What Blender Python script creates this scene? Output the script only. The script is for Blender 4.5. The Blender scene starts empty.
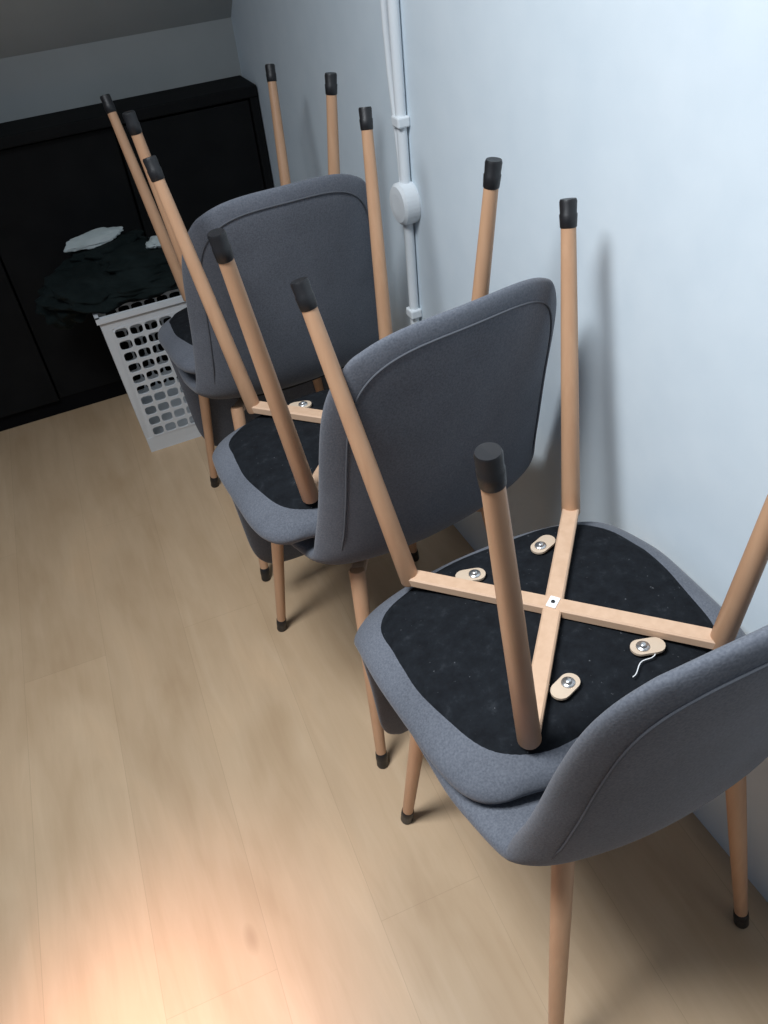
import bpy, bmesh, math
import numpy as np
from mathutils import Vector, Matrix, Euler, noise
sc=bpy.context.scene
sc.view_settings.view_transform='Standard'
sc.view_settings.look='None'
COL=sc.collection

# ------------------------------------------------------------ materials
def mat(name,build):
    m=bpy.data.materials.new(name); m.use_nodes=True
    nt=m.node_tree; nt.nodes.clear()
    o=nt.nodes.new('ShaderNodeOutputMaterial'); b=nt.nodes.new('ShaderNodeBsdfPrincipled')
    nt.links.new(b.outputs[0],o.inputs[0]); build(nt,b); return m
def N(nt,t,**k):
    n=nt.nodes.new(t)
    for a,v in k.items():
        if a in n.inputs: n.inputs[a].default_value=v
        else: setattr(n,a,v)
    return n
def ramp(nt,fac,stops):
    r=nt.nodes.new('ShaderNodeValToRGB'); e=r.color_ramp.elements
    while len(e)<len(stops): e.new(.5)
    for i,(p,c) in enumerate(stops): e[i].position=p; e[i].color=(*c,1)
    nt.links.new(fac,r.inputs[0]); return r.outputs[0]
def coords(nt,scale=(1,1,1),kind='Object',rot=(0,0,0),loc=(0,0,0)):
    t=nt.nodes.new('ShaderNodeTexCoord'); m=nt.nodes.new('ShaderNodeMapping')
    m.inputs['Scale'].default_value=scale; m.inputs['Rotation'].default_value=rot; m.inputs['Location'].default_value=loc
    nt.links.new(t.outputs[kind],m.inputs[0]); return m.outputs[0]
def bump(nt,b,h,strength=.3,dist=.002):
    n=nt.nodes.new('ShaderNodeBump'); n.inputs['Strength'].default_value=strength; n.inputs['Distance'].default_value=dist
    nt.links.new(h,n.inputs['Height']); nt.links.new(n.outputs[0],b.inputs['Normal'])
def mix(nt,a,bc,fac,mode='MIX'):
    m=nt.nodes.new('ShaderNodeMix'); m.data_type='RGBA'; m.blend_type=mode
    for i,s in ((6,a),(7,bc),(0,fac)):
        if hasattr(s,'links'): nt.links.new(s,m.inputs[i])
        else: m.inputs[i].default_value=s if i==0 else (*s,1)
    return m.outputs[2]

def f_fabric(nt,b):
    c=coords(nt); n=N(nt,'ShaderNodeTexNoise',Scale=420.,Detail=3.); nt.links.new(c,n.inputs[0])
    n2=N(nt,'ShaderNodeTexNoise',Scale=7.,Detail=4.); nt.links.new(c,n2.inputs[0])
    a=ramp(nt,n.outputs[0],[(.3,(.092,.100,.120)),(.7,(.142,.152,.176))])
    d=ramp(nt,n2.outputs[0],[(.3,(.82,.82,.82)),(.7,(1.1,1.1,1.1))])
    nt.links.new(mix(nt,a,d,1.,'MULTIPLY'),b.inputs['Base Color'])
    b.inputs['Roughness'].default_value=.95; b.inputs['Sheen Weight'].default_value=.15; b.inputs['Specular IOR Level'].default_value=.15
    bump(nt,b,n.outputs[0],.25,.0015)
M_fab=mat('grey_fabric',f_fabric)
def f_seam(nt,b):
    n=N(nt,'ShaderNodeTexNoise',Scale=300.); a=ramp(nt,n.outputs[0],[(.3,(.065,.07,.08)),(.7,(.095,.10,.115))])
    nt.links.new(a,b.inputs['Base Color']); b.inputs['Roughness'].default_value=.95
M_seam=mat('fabric_seam',f_seam)
def f_black(nt,b):
    c=coords(nt); n=N(nt,'ShaderNodeTexNoise',Scale=60.,Detail=6.,Roughness=.7); nt.links.new(c,n.inputs[0])
    a=ramp(nt,n.outputs[0],[(.35,(.006,.007,.009)),(.58,(.010,.012,.015)),(.78,(.026,.029,.034))])
    v=N(nt,'ShaderNodeTexNoise',Scale=230.,Detail=2.); nt.links.new(c,v.inputs[0])
    lint=ramp(nt,v.outputs[0],[(.73,(0,0,0)),(.79,(.12,.125,.13))])
    a=mix(nt,a,lint,1.,'ADD')
    nt.links.new(a,b.inputs['Base Color']); b.inputs['Roughness'].default_value=.9; b.inputs['Specular IOR Level'].default_value=.15
    n3=N(nt,'ShaderNodeTexNoise',Scale=22.,Detail=5.); nt.links.new(c,n3.inputs[0]); bump(nt,b,n3.outputs[0],.6,.006)
M_black=mat('black_underlining',f_black)
def f_wood(nt,b):
    c=coords(nt,(9,9,1.2)); n=N(nt,'ShaderNodeTexNoise',Scale=8.,Detail=3.,Distortion=.4); nt.links.new(c,n.inputs[0])
    a=ramp(nt,n.outputs[0],[(.3,(.50,.285,.165)),(.7,(.56,.335,.20))])
    nt.links.new(a,b.inputs['Base Color']); b.inputs['Roughness'].default_value=.42
M_wood=mat('beech_print_metal',f_wood)
def f_bar(nt,b):
    n=N(nt,'ShaderNodeTexNoise',Scale=25.); a=ramp(nt,n.outputs[0],[(.3,(.58,.38,.25)),(.7,(.64,.43,.29))])
    nt.links.new(a,b.inputs['Base Color']); b.inputs['Roughness'].default_value=.4
M_bar=mat('beige_steel',f_bar)
def f_cap(nt,b):
    n=N(nt,'ShaderNodeTexNoise',Scale=90.); a=ramp(nt,n.outputs[0],[(.3,(.006,.006,.007)),(.7,(.016,.016,.018))])
    nt.links.new(a,b.inputs['Base Color']); b.inputs['Roughness'].default_value=.42; bump(nt,b,n.outputs[0],.2,.001)
M_cap=mat('black_rubber',f_cap)
def f_met(nt,b):
    n=N(nt,'ShaderNodeTexNoise',Scale=90.); a=ramp(nt,n.outputs[0],[(.3,(.55,.55,.55)),(.7,(.7,.7,.7))])
    nt.links.new(a,b.inputs['Base Color']); b.inputs['Roughness'].default_value=.3; b.inputs['Metallic'].default_value=.9
M_met=mat('zinc_screw',f_met)
def flat(name,c0,c1,rough,scale=8,bs=0,spec=.5):
    def f(nt,b):
        c=coords(nt); n=N(nt,'ShaderNodeTexNoise',Scale=float(scale),Detail=5.); nt.links.new(c,n.inputs[0])
        nt.links.new(ramp(nt,n.outputs[0],[(.3,c0),(.7,c1)]),b.inputs['Base Color'])
        b.inputs['Roughness'].default_value=rough; b.inputs['Specular IOR Level'].default_value=spec
        if bs: bump(nt,b,n.outputs[0],bs,.003)
    return mat(name,f)
M_wall=flat('painted_plaster',(.655,.74,.80),(.695,.775,.83),.7,14,.25,.3)
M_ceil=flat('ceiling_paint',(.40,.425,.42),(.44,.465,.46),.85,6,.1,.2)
M_white=flat('white_plastic',(.76,.80,.83),(.82,.86,.88),.4,5)
M_bask=flat('basket_plastic',(.66,.69,.71),(.72,.75,.77),.45,5)
M_tab=flat('pale_steel_tab',(.54,.42,.31),(.62,.49,.37),.4,20)
M_label=flat('white_label',(.8,.8,.8),(.9,.9,.9),.6,5)
M_cab=flat('black_cabinet_laminate',(.006,.0065,.007),(.009,.0095,.010),.75,12,0,.15)
M_cabd=flat('cabinet_interior',(.003,.003,.004),(.005,.005,.006),.8,12,0,.1)
M_cloth=flat('dark_green_cloth',(.005,.009,.009),(.011,.017,.017),.95,18,.5,.15)
M_cloth2=flat('pale_cloth',(.38,.44,.44),(.48,.53,.53),.9,18,.4,.2)

def f_floor(nt,b):
    c=coords(nt,(1,1,1),'Object',(0,0,math.radians(-90+3)),(0.04,0.035,0))
    br=N(nt,'ShaderNodeTexBrick'); nt.links.new(c,br.inputs[0])
    br.offset=.37; br.inputs['Scale'].default_value=1.; br.inputs['Brick Width'].default_value=1.15; br.inputs['Row Height'].default_value=.165
    br.inputs['Mortar Size'].default_value=.0006; br.inputs['Mortar Smooth'].default_value=.5; br.inputs['Bias'].default_value=0.
    br.inputs['Color1'].default_value=(.42,.42,.42,1); br.inputs['Color2'].default_value=(.62,.62,.62,1); br.inputs['Mortar'].default_value=(.5,.5,.5,1)
    c2=coords(nt,(9,1.0,1),'Object',(0,0,math.radians(3)))
    g=N(nt,'ShaderNodeTexNoise',Scale=4.,Detail=7.,Roughness=.62,Distortion=.7); nt.links.new(c2,g.inputs[0])
    c3=coords(nt,(2.4,1.0,1),'Object'); g2=N(nt,'ShaderNodeTexNoise',Scale=3.2,Detail=3.,Distortion=.4); nt.links.new(c3,g2.inputs[0])
    base=ramp(nt,g.outputs[0],[(.25,(.53,.375,.235)),(.5,(.57,.41,.26)),(.8,(.61,.45,.295))])
    blot=ramp(nt,g2.outputs[0],[(.3,(.87,.84,.80)),(.55,(1,1,1)),(.75,(1.08,1.06,1.04))])
    x=mix(nt,base,blot,1.,'MULTIPLY')
    tint=ramp(nt,br.outputs[0],[(.4,(.95,.94,.93)),(.65,(1.04,1.04,1.04))])
    x=mix(nt,x,tint,1.,'MULTIPLY')
    fm=N(nt,'ShaderNodeMath',operation='MULTIPLY'); nt.links.new(br.outputs['Fac'],fm.inputs[0]); fm.inputs[1].default_value=.38
    x=mix(nt,x,(.32,.21,.125),fm.outputs[0])
    v=N(nt,'ShaderNodeTexVoronoi',Scale=2.3); c4=coords(nt,(1.6,.7,1),'Object'); nt.links.new(c4,v.inputs[0])
    k=ramp(nt,v.outputs[0],[(.0,(.55,.45,.38)),(.05,(1,1,1))])
    x=mix(nt,x,k,.8,'MULTIPLY')
    nt.links.new(x,b.inputs['Base Color'])
    b.inputs['Roughness'].default_value=.45; b.inputs['Specular IOR Level'].default_value=.5
    bump(nt,b,g.outputs[0],.06,.001)
M_floor=mat('oak_laminate',f_floor)

# ------------------------------------------------------------ mesh helpers
def new_obj(name,me,parent=None,mats=(),smooth=True):
    o=bpy.data.objects.new(name,me); COL.objects.link(o)
    if parent: o.parent=parent
    for m in mats: me.materials.append(m)
    if smooth:
        for p in me.polygons: p.use_smooth=True
    return o
def mesh_from(name,vs,fs):
    me=bpy.data.meshes.new(name); me.from_pydata([tuple(v) for v in vs],[],fs); me.update()
    bm=bmesh.new(); bm.from_mesh(me); bmesh.ops.recalc_face_normals(bm,faces=bm.faces); bm.to_mesh(me); bm.free(); return me
def box(name,lo,hi,m,parent=None,bev=.0,seg=2):
    lo=Vector(lo);hi=Vector(hi); bm=bmesh.new(); bmesh.ops.create_cube(bm,size=1)
    for v in bm.verts: v.co=Vector([(lo[i]+hi[i])/2+v.co[i]*(hi[i]-lo[i]) for i in range(3)])
    if bev: bmesh.ops.bevel(bm,geom=bm.edges[:],offset=bev,segments=seg,affect='EDGES',profile=.5)
    me=bpy.data.meshes.new(name); bm.to_mesh(me); bm.free()
    return new_obj(name,me,parent,[m],False)
def tube_data(path,radii,n=20,cap=True):
    path=[Vector(p) for p in path]; vs=[];fs=[]
    t0=(path[1]-path[0]).normalized(); a=Vector((0,0,1)) if abs(t0.z)<.9 else Vector((1,0,0))
    x=t0.cross(a).normalized()
    for i,p in enumerate(path):
        t=(path[min(i+1,len(path)-1)]-path[max(i-1,0)]).normalized()
        x=(x-t*x.dot(t)).normalized(); y=t.cross(x)
        for j in range(n):
            an=2*math.pi*j/n; vs.append(p+(x*math.cos(an)+y*math.sin(an))*radii[i])
    for i in range(len(path)-1):
        for j in range(n):
            k=(j+1)%n; fs.append((i*n+j,i*n+k,(i+1)*n+k,(i+1)*n+j))
    if cap: fs.append(tuple(range(n))[::-1]); fs.append(tuple((len(path)-1)*n+j for j in range(n)))
    return vs,fs
def join_data(ds):
    vs=[];fs=[]
    for v,f in ds:
        o=len(vs); vs+=list(v); fs+=[tuple(i+o for i in q) for q in f]
    return vs,fs
def cyl(p0,p1,r0,r1,n=20): return tube_data([p0,p1],[r0,r1],n)

# ------------------------------------------------------------ chair
prof=[(.197,.442),(.182,.423),(.14,.411),(.05,.407),(-.05,.406),(-.115,.408),(-.158,.417),(-.186,.440),(-.205,.485),(-.218,.555),(-.232,.65),(-.246,.74),(-.259,.828)]
def catmull(P,n=12):
    out=[]; P=[Vector(p) for p in P]; Q=[2*P[0]-P[1]]+P+[2*P[-1]-P[-2]]
    for i in range(1,len(Q)-2):
        for k in range(n):
            t=k/n; a,b,c,d=Q[i-1:i+3]
            out.append(.5*((2*b)+(c-a)*t+(2*a-5*b+4*c-d)*t*t+(3*b-a-3*c+d)*t**3))
    out.append(P[-1]); return out
PP=catmull(prof); AL=[0]
for i in range(1,len(PP)): AL.append(AL[-1]+(PP[i]-PP[i-1]).length)
SM=AL[-1]
def lin(x,xs,ys): return float(np.interp(x,xs,ys))
ys_=[p[0] for p in PP]; zs_=[p[1] for p in PP]
def prof_at(S):
    S=max(0,min(SM,S)); return lin(S,AL,ys_),lin(S,AL,zs_)
def Wd(S):
    return lin(S,[0,.12,.25,.38,.45,.55,.70,SM],[.192,.207,.215,.207,.201,.192,.183,.178])
def cu(S): return lin(S,[0,.25,.36,.46,.60,SM],[.010,.012,.028,.046,.042,.030])
def thk(S): return lin(S,[0,.30,.42,.50,SM],[.042,.045,.042,.032,.026])
LB=.17
def squir(u,S):
    n=3.4; Lb=LB; Lf=.12
    if S>SM-Lb:
        v=(S-(SM-Lb))/Lb; r=max(abs(u),v); 
        if r>0: k=r/((abs(u)**n+v**n)**(1/n)); return u*k,(SM-Lb)+v*k*Lb
    if S<Lf:
        v=(Lf-S)/Lf; r=max(abs(u),v)
        if r>0: k=r/((abs(u)**n+v**n)**(1/n)); return u*k,Lf-v*k*Lf
    return u,S
def surf(u,S,off=0.,sq=True):
    uu,SS=squir(u,S) if sq else (u,S)
    y,z=prof_at(SS); y2,z2=prof_at(SS+.01); y1,z1=prof_at(SS-.01)
    ty,tz=y2-y1,z2-z1; L=math.hypot(ty,tz); ty/=L; tz/=L
    ny,nz=tz,-ty
    d=cu(SS)*abs(uu)**2.3+off
    return Vector((uu*Wd(SS), y+ny*d, z+nz*d))
def build_shell():
    nu=16; us=[-1+2*i/nu for i in range(nu+1)]
    nS=34; Ss=[SM*i/nS for i in range(nS+1)]
    vs=[];fs=[]
    idx={}
    for side in (0,1):
        for i,S in enumerate(Ss):
            for j,u in enumerate(us):
                edge=max(abs(u), (S-(SM-LB))/LB if S>SM-LB else 0, (.12-S)/.12 if S<.12 else 0)
                t=thk(S)
                off=0 if side==0 else t
                if edge>.99: off = t*.30 if side==0 else t*.70
                elif edge>.86: off= t*.04 if side==0 else t*.95
                idx[(side,i,j)]=len(vs); vs.append(surf(u,S,off))
    for side in (0,1):
        for i in range(nS):
            for j in range(nu):
                q=[idx[(side,i,j)],idx[(side,i,j+1)],idx[(side,i+1,j+1)],idx[(side,i+1,j)]]
                fs.append(tuple(q if side==0 else q[::-1]))
    ring=[(i,0) for i in range(nS+1)]+[(nS,j) for j in range(1,nu+1)]+[(i,nu) for i in range(nS-1,-1,-1)]+[(0,j) for j in range(nu-1,0,-1)]
    for a in range(len(ring)):
        p=ring[a];q=ring[(a+1)%len(ring)]
        fs.append((idx[(0,*p)],idx[(0,*q)],idx[(1,*q)],idx[(1,*p)]))
    return mesh_from('shell',vs,fs)
ME={}
ME['shell']=build_shell(); ME['shell'].materials.append(M_fab)
def seam():
    pts=[]; e=.86
    def o(S): return .0014+max(0,(.47-S))*.10
    for S in np.linspace(.38,SM-LB,30): pts.append(surf(-e,S,o(S)))
    for a in np.linspace(0,1,16)[1:]: pts.append(surf(-e,SM-LB+LB*e*a,.0014))
    for u in np.linspace(-e,e,20)[1:-1]: pts.append(surf(u,SM-LB+LB*e,.0014))
    for a in np.linspace(1,0,16)[:-1]: pts.append(surf(e,SM-LB+LB*e*a,.0014))
    for S in np.linspace(SM-LB,.38,30): pts.append(surf(e,S,o(S)))
    return tube_data(pts,[.0015]*len(pts),8)
ME['seam']=mesh_from('seam',*seam()); ME['seam'].materials.append(M_seam)
def lining():
    vs=[];fs=[];nu=28;nv=28
    y0,y1=-.160,.162
    for i in range(nv+1):
        for j in range(nu+1):
            a=-1+2*j/nu;b=-1+2*i/nv; r=max(abs(a),abs(b)); k=r/((abs(a)**4+abs(b)**4)**(1/4)) if r>0 else 1
            a2,b2=a*k,b*k
            x=a2*(.182-.010*b2)+.002*math.sin(7*b2+2*a2); y=(y0+y1)/2+b2*(y1-y0)/2+.002*math.sin(8*a2)
            S=lin(-y,[-q for q in ys_],AL)
            p=surf(x/Wd(S),S,-.0045 if r<.93 else (-.0030 if r<.99 else .004),sq=False); p.z-= .0006*math.sin(21*a+17*b)*(r<.8)
            vs.append(p)
    for i in range(nv):
        for j in range(nu):
            q=i*(nu+1)+j; fs.append((q,q+1,q+nu+2,q+nu+1))
    return vs,fs
ME['lining']=mesh_from('lining',*lining()); ME['lining'].materials.append(M_black)
a_,b_,fx,fyF,fyB,zX=.1245,.1412,.169,.1751,.2166,.398
def bars():
    ds=[]
    for sx in (1,-1):
        p0=Vector((-a_*sx,-b_,zX-.004)); p1=Vector((a_*sx,b_,zX-.004)); d=(p1-p0).normalized(); n=Vector((-d.y,d.x,0)); L=(p1-p0).length
        h=.011; t=.0065+.0004*sx; p0=p0-d*.004; p1=p1+d*.004
        prof=[(-h,-t+.002),(-h+.002,-t),(h-.002,-t),(h,-t+.002),(h,t-.002),(h-.002,t),(-h+.002,t),(-h,t-.002)]
        vs=[p+n*q[0]+Vector((0,0,q[1])) for p in (p0,p1) for q in prof]
        fs=[(i,(i+1)%8,8+(i+1)%8,8+i) for i in range(8)]+[tuple(range(8)),tuple(range(8,16))]
        ds.append((vs,fs))
    return join_data(ds)
ME['bars']=mesh_from('bars',*bars()); ME['bars'].materials.append(M_bar)
feet={'leg_front_left':(-1,1),'leg_front_right':(1,1),'leg_back_left':(-1,-1),'leg_back_right':(1,-1)}
for k,(sx,sy) in feet.items():
    top=Vector((sx*a_,sy*b_,zX+.004)); ft=Vector((sx*fx,(fyF if sy>0 else -fyB),.0)); d=(ft-top).normalized(); L=(ft-top).length
    ME[k]=mesh_from(k,*tube_data([top+d*0,top+d*.003,top+d*L*.5,top+d*(L-.012)],[.0115,.0128,.0112,.0088],24)); ME[k].materials.append(M_wood)
    c0=L-.032
    ME['cap_'+k]=mesh_from('cap_'+k,*tube_data([top+d*c0,top+d*(c0+.001),top+d*(c0+.015),top+d*(c0+.0165),top+d*(L-.003),top+d*L,top+d*(L-.0005)],[.0092,.0100,.0107,.0099,.0104,.0094,.004],24)); ME['cap_'+k].materials.append(M_cap)
def tabs():
    ds=[];scr=[]
    for sx in (1,-1):
        for sy in (1,-1):
            c=Vector((sx*.052,sy*.104,zX+.000)); ax=Vector((sx*1.0,sy*.35,0)).normalized(); ay=Vector((-ax.y,ax.x,0))
            out=[]
            Lh=.005; R=.0112
            for i in range(15):
                an=math.pi/2+math.pi*i/14; out.append((-Lh+R*math.cos(an),R*math.sin(an)))
            for i in range(9):
                an=-math.pi/2+math.pi*i/8; out.append((.012+R*math.cos(an),R*math.sin(an)))
            n=len(out)
            lo=[c+ax*p+ay*q+Vector((0,0,-.0015)) for p,q in out]; hi=[c+ax*p+ay*q+Vector((0,0,.0015)) for p,q in out]
            ds.append((lo+hi,[tuple(range(n)),tuple(range(n,2*n))]+[(i,(i+1)%n,n+(i+1)%n,n+i) for i in range(n)]))
            s=c-ax*.002
            scr.append(cyl(s+Vector((0,0,-.0015)),s+Vector((0,0,-.0028)),.0080,.0076))
            scr.append(tube_data([s+Vector((0,0,-.0028)),s+Vector((0,0,-.0055)),s+Vector((0,0,-.0065))],[.0044,.0040,.0022],16))
    return join_data(ds),join_data(scr)
t1,t2=tabs()
ME['tabs']=mesh_from('mounting_tabs',*t1); ME['tabs'].materials.append(M_tab)
ME['screws']=mesh_from('screws',*t2); ME['screws'].materials.append(M_met)
def sticker():
    z=zX-.0113; a=math.radians(-35); vs=[Vector((x*math.cos(a)-y*math.sin(a),x*math.sin(a)+y*math.cos(a),zz)) for zz in (z-.0006,z+.0003) for x,y in ((-.009,-.006),(.009,-.006),(.009,.006),(-.009,.006))]
    return vs,[(0,1,2,3),(4,5,6,7),(0,1,5,4),(1,2,6,5),(2,3,7,6),(3,0,4,7)]
ME['label']=mesh_from('label',*sticker()); ME['label'].materials.append(M_label)
ME['hub']=mesh_from('hub_bolt',*cyl((0,0,zX-.0112),(0,0,zX-.0130),.0028,.0024,12)); ME['hub'].materials.append(M_cap)
for k,m in ME.items():
    for p in m.polygons: p.use_smooth = k not in('bars','label','tabs')
def chair(M,sx):
    e=bpy.data.objects.new('dining_chair',None); COL.objects.link(e); e.empty_display_size=.1; e.matrix_world=M
    for k,me in ME.items():
        nm={'shell':'seat_shell','lining':'seat_underlining','bars':'cross_frame','tabs':'mounting_tabs','screws':'tab_screws','label':'label','hub':'hub_bolt'}.get(k,k)
        o=bpy.data.objects.new(nm,me); COL.objects.link(o); o.parent=e
        if k in('shell','seam','lining'): o.location.x=sx
        if k=='shell':
            s=o.modifiers.new('sub','SUBSURF'); s.levels=2; s.render_levels=2
        if k.startswith('leg') or k.startswith('cap'):
            s=o.modifiers.new('bev','EDGE_SPLIT'); s.split_angle=math.radians(50)
    return e
T=.9245
S=[(0,0,0),(-.0631,.4657,-.0137),(-.053,.9833,-.0366)]
L=[(-.0107,-.0600,.0668),(.0170,-.0138,.152),(-.0040,-.0054,.0617)]
TL=[(-.0639,-.0225,-.0119),(-.0472,-.0129,.0083),(-.1214,.0029,.0028)]
SH=[(.008,-.012),(.018,-.010),(.014,-.004)]
def M2(s): return Matrix.Translation((s[0],s[1],0))@Matrix.Rotation(s[2],4,'Z')
for s,l,t,h in zip(S,L,TL,SH):
    chair(M2(s)@M2(l),h[0])
    M=M2(s)@Matrix.Translation((0,0,T/2+t[2]))@Matrix.Rotation(t[1],4,'Y')@Matrix.Rotation(t[0],4,'X')@Matrix.Translation((0,0,T/2))@Matrix.Rotation(math.pi,4,'X')
    chair(M,h[1])

# ------------------------------------------------------------ room
WX=.226; BY=1.86
box('floor',(-3,-2.5,-.05),(WX+.1,BY+.1,0),M_floor)
box('wall_right',(WX,-2.5,0),(WX+.1,BY+.1,2.6),M_wall)
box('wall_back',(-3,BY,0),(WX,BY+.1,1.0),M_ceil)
def slab(name,pts,th,m):
    vs=[Vector(p) for p in pts]; n=(vs[1]-vs[0]).cross(vs[2]-vs[0]).normalized()
    if n.z<0: n=-n
    v2=[v+n*th for v in vs]; return new_obj(name,mesh_from(name,vs+v2,[(0,1,2,3),(4,5,6,7),(0,1,5,4),(1,2,6,5),(2,3,7,6),(3,0,4,7)]),None,[m],False)
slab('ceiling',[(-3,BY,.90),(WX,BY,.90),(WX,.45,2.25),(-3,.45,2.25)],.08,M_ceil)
# cabinet
cab=bpy.data.objects.new('storage_cabinet',None); COL.objects.link(cab)
CY=1.72; ct=.765; x0,x1=-1.5,WX-.004
box('top_panel',(x0,CY-.004,ct-.028),(x1,BY-.001,ct),M_cab,cab,.003)
box('side_right',(x1-.022,CY,0),(x1,BY-.001,ct-.028),M_cab,cab,.002)
box('side_left',(x0,CY,0),(x0+.022,BY-.001,ct-.028),M_cab,cab,.002)
box('plinth',(x0+.022,CY+.02,0),(x1-.022,CY+.04,.05),M_cabd,cab)
xs=[x0+.024,-1.02,-.535,-.16,x1-.024]
for i in range(4):
    box('door_panel_%d'%(i+1),(xs[i]+.002,CY+.004+(.0 if i%2 else .012),.05),(xs[i+1]-.002,CY+.022+(.0 if i%2 else .012),ct-.034),M_cab,cab,.002)
box('back_panel',(x0,BY-.012,0),(x1,BY-.001,ct-.03),M_cabd,cab)

# ------------------------------------------------------------ laundry basket
bas=bpy.data.objects.new('laundry_basket',None); COL.objects.link(bas)
BX0,BX1,BYn,BYf,BH=-.362,-.02,1.375,1.66,.415
def bp(x,y,z):
    k=1+.10*(z/BH-1); cx=(BX0+BX1)/2; cy=(BYn+BYf)/2
    return Vector((cx+(x-cx)*k,cy+(y-cy)*k,z))
def panel(A,B,cols,rows):
    A=Vector(A);B=Vector(B); vs=[];fs=[]
    Lw=(B-A).length; mx=.022; z0=.045; z1=BH-.035; cw=(Lw-2*mx)/cols; rh=(z1-z0)/rows
    def P(s,z): 
        p=A+(B-A)*(s/Lw); return bp(p.x,p.y,z)
    def quad(a,b,c,d):
        o=len(vs); vs.extend([P(*a),P(*b),P(*c),P(*d)]); fs.append((o,o+1,o+2,o+3))
    quad((0,0),(Lw,0),(Lw,z0),(0,z0)); quad((0,z1),(Lw,z1),(Lw,BH),(0,BH))
    quad((0,z0),(mx,z0),(mx,z1),(0,z1)); quad((Lw-mx,z0),(Lw,z0),(Lw,z1),(Lw-mx,z1))
    for i in range(cols):
        for j in range(rows):
            cx=mx+(i+.5)*cw; cz=z0+(j+.5)*rh; hw=cw/2; hh=rh/2; iw=cw*.42; ih=rh*.38
            n=24; outer=[];inner=[]
            for k in range(n):
                an=2*math.pi*k/n; c,s=math.cos(an),math.sin(an)
                m=max(abs(c),abs(s)); outer.append((cx+hw*c/m,cz+hh*s/m))
                q=(abs(c)**4+abs(s)**4)**.25; inner.append((cx+iw*c/q,cz+ih*s/q))
            o=len(vs); vs.extend([P(*p) for p in outer]+[P(*p) for p in inner])
            for k in range(n): l=(k+1)%n; fs.append((o+k,o+l,o+n+l,o+n+k))
    return vs,fs
ds=[panel((BX0,BYn),(BX1,BYn),8,10),panel((BX1,BYn),(BX1,BYf),6,10),panel((BX1,BYf),(BX0,BYf),8,10),panel((BX0,BYf),(BX0,BYn),6,10)]
b0=[bp(BX0,BYn,0),bp(BX1,BYn,0),bp(BX1,BYf,0),bp(BX0,BYf,0)]
b0=[p+Vector((0,0,.004)) for p in b0]
ds.append((b0,[(0,1,2,3)]))
me=mesh_from('slotted_body',*join_data(ds)); bm=bmesh.new(); bm.from_mesh(me); bmesh.ops.remove_doubles(bm,verts=bm.verts,dist=.0004); bmesh.ops.recalc_face_normals(bm,faces=bm.faces); bm.to_mesh(me); bm.free()
o=new_obj('slotted_body',me,bas,[M_bask],False); s=o.modifiers.new('sol','SOLIDIFY'); s.thickness=.004; s.offset=0
rim=[]
for (x,y) in ((BX0,BYn),(BX1,BYn),(BX1,BYf),(BX0,BYf)): rim.append(bp(x,y,BH))
def strip(a,b,w=.007,h=.014):
    d=(b-a).normalized(); n=Vector((-d.y,d.x,0)); a=a-d*w; b=b+d*w
    vs=[p+n*q*w+Vector((0,0,z)) for p in (a,b) for q,z in ((-1,-h),(-1,0),(.4,0),(.4,-.004),(-.6,-.004),(-.6,-h))]
    return vs,[(i,(i+1)%6,6+(i+1)%6,6+i) for i in range(6)]
r=join_data([strip(rim[i],rim[(i+1)%4]) for i in range(4)])
r0=[(v[0],v[1],v[2]+.001) for v in r[0]]
new_obj('rim',mesh_from('rim',[Vector(p) for p in r0],r[1]),bas,[M_bask],False)

def heap(name,c,rad,seed,m,amp=.25,parent=None,folds=7.,rot=0):
    bm=bmesh.new(); bmesh.ops.create_icosphere(bm,subdivisions=5,radius=1)
    for v in bm.verts:
        p=v.co.copy(); q=Vector((p.x*1.2+seed,p.y*1.2,p.z*1.6))
        d=noise.fractal(q*1.1,1.2,2.,3)*amp
        w=noise.noise(Vector((p.x*2+seed,p.y*2,p.z)))*3
        d+=.045*math.sin(folds*p.x+w*2.2+3*p.y)
        p=p*(1+d); p=Vector((p.x*rad[0],p.y*rad[1],p.z*rad[2])); p=Matrix.Rotation(rot,3,'Y')@p
        v.co=Vector(c)+p
    me=bpy.data.meshes.new(name); bm.to_mesh(me); bm.free(); return new_obj(name,me,parent,[m])
cl=bpy.data.objects.new('clothes_pile',None); COL.objects.link(cl)
heap('dark_garment',(-.19,1.53,.460),(.15,.105,.040),1.3,M_cloth,.3,cl)
heap('dark_shirt',(-.24,1.45,.438),(.12,.06,.028),4.3,M_cloth,.3,cl)
heap('draped_garment',(-.35,1.52,.438),(.115,.11,.040),5.1,M_cloth,.4,cl,7,.1)
heap('hanging_sleeve',(-.415,1.55,.405),(.065,.075,.05),7.7,M_cloth,.4,cl)
heap('bundled_garment',(-.28,1.60,.478),(.12,.065,.040),2.2,M_cloth,.35,cl)
o=heap('folded_towel',(0,0,0),(.072,.024,.010),9.1,M_cloth2,.16,cl,4); o.location=(-.300,1.595,.524); o.rotation_euler=(math.radians(30),math.radians(-2),math.radians(6))
heap('pale_sock',(-.155,1.53,.500),(.030,.026,.012),3.4,M_cloth2,.4,cl)

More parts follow.
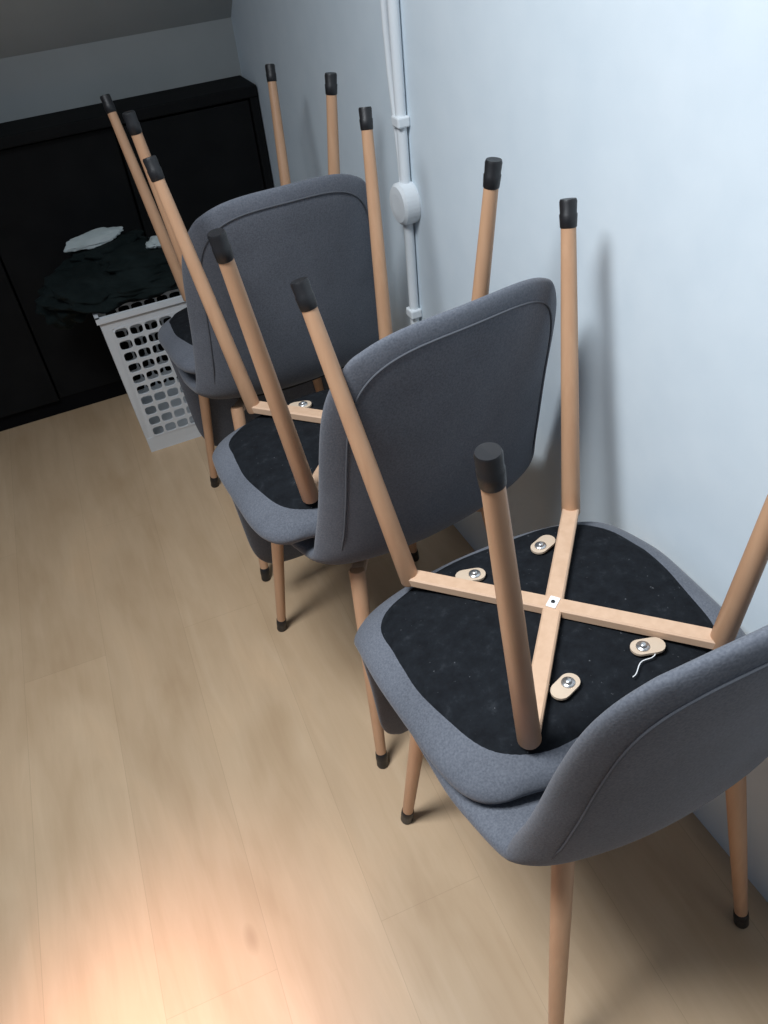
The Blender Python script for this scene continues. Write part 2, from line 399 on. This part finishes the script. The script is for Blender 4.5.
# ------------------------------------------------------------ conduit on the right wall
pi=bpy.data.objects.new('electrical_conduit',None); COL.objects.link(pi)
yx=WX-.011; py=.815
def tube_obj(name,path,r,m,parent,n=16):
    v,f=tube_data(path,[r]*len(path),n); o=new_obj(name,mesh_from(name,v,f),parent,[m])
    s=o.modifiers.new('split','EDGE_SPLIT'); s.split_angle=math.radians(60); return o
tube_obj('pipe_lower',[(yx,py,.0),(yx,py,.70)],.0095,M_white,pi)
tube_obj('pipe_upper',[(yx,py,.74),(yx,py,2.0)],.0095,M_white,pi)
tube_obj('pipe_side',[(yx,py+.012,.74),(yx,py+.014,.80),(yx,py+.021,.86),(yx,py+.030,.93),(yx,py+.034,1.0),(yx,py+.034,2.0)],.0065,M_white,pi)
v,f=tube_data([(WX,py,.72),(WX-.004,py,.72),(WX-.026,py,.72),(WX-.031,py,.72),(WX-.032,py,.72)],[.037,.038,.037,.032,.02],32)
new_obj('junction_box',mesh_from('junction_box',v,f),pi,[M_white],False)
for i,z in enumerate((.50,.86,1.3)):
    box('clip_%d'%(i+1),(WX-.024,py-.014,z-.009),(WX,py+.014,z+.009),M_white,pi,.003)

Mt=M2(S[0])@Matrix.Translation((0,0,T/2+TL[0][2]))@Matrix.Rotation(TL[0][1],4,'Y')@Matrix.Rotation(TL[0][0],4,'X')@Matrix.Translation((0,0,T/2))@Matrix.Rotation(math.pi,4,'X')
pth=[Mt@Vector((.015+.050*t,.128-.016*t+.003*math.sin(9*t+1),.3995)) for t in np.linspace(0,1,14)]
tube_obj('loose_thread',pth,.0007,M_label,None,6)

# ------------------------------------------------------------ lights
w=bpy.data.worlds.new('World'); sc.world=w; w.use_nodes=True
bg=w.node_tree.nodes['Background']; bg.inputs[0].default_value=(.62,.75,.98,1); bg.inputs[1].default_value=.18
def area(name,loc,tgt,size,e,col,sy=None,spread=180):
    l=bpy.data.lights.new(name,'AREA'); l.energy=e; l.color=col; l.size=size; l.spread=math.radians(spread)
    if sy: l.shape='RECTANGLE'; l.size_y=sy
    o=bpy.data.objects.new(name,l); COL.objects.link(o); o.location=loc
    o.rotation_euler=(Vector(tgt)-Vector(loc)).to_track_quat('-Z','Y').to_euler(); return o
area('skylight',(-.80,.05,2.15),(-.05,-.14,.4),.45,21.5,(.90,.95,1.0),.65,122)
l=bpy.data.lights.new('added_lens_glare_spot','SPOT'); l.energy=105; l.color=(1.,.60,.52); l.spot_size=math.radians(36); l.spot_blend=1.; l.shadow_soft_size=.12  # added warm spot imitating pink lens glare on the floor; no real lamp
o=bpy.data.objects.new('added_lens_glare_spot',l); COL.objects.link(o); o.location=(-1.05,-.55,.80); o.rotation_euler=(Vector((-.70,-.13,0))-Vector(o.location)).to_track_quat('-Z','Y').to_euler()

# ------------------------------------------------------------ camera
cx=np.array([-0.4021,-0.5235,1.249]); yaw,pitch,roll=-0.3584,0.713,-0.1171
fw=np.array([-np.sin(yaw)*np.cos(pitch),np.cos(yaw)*np.cos(pitch),-np.sin(pitch)])
r0=np.array([np.cos(yaw),np.sin(yaw),0.]); u0=np.cross(r0,fw)
rr=np.cos(roll)*r0+np.sin(roll)*u0; uu=-np.sin(roll)*r0+np.cos(roll)*u0
cam=bpy.data.cameras.new('camera'); co=bpy.data.objects.new('camera',cam); COL.objects.link(co)
co.matrix_world=Matrix(((rr[0],uu[0],-fw[0],cx[0]),(rr[1],uu[1],-fw[1],cx[1]),(rr[2],uu[2],-fw[2],cx[2]),(0,0,0,1)))
cam.sensor_fit='HORIZONTAL'; cam.sensor_width=36; cam.lens=.9892*800/768*36; cam.clip_start=.01
sc.camera=co
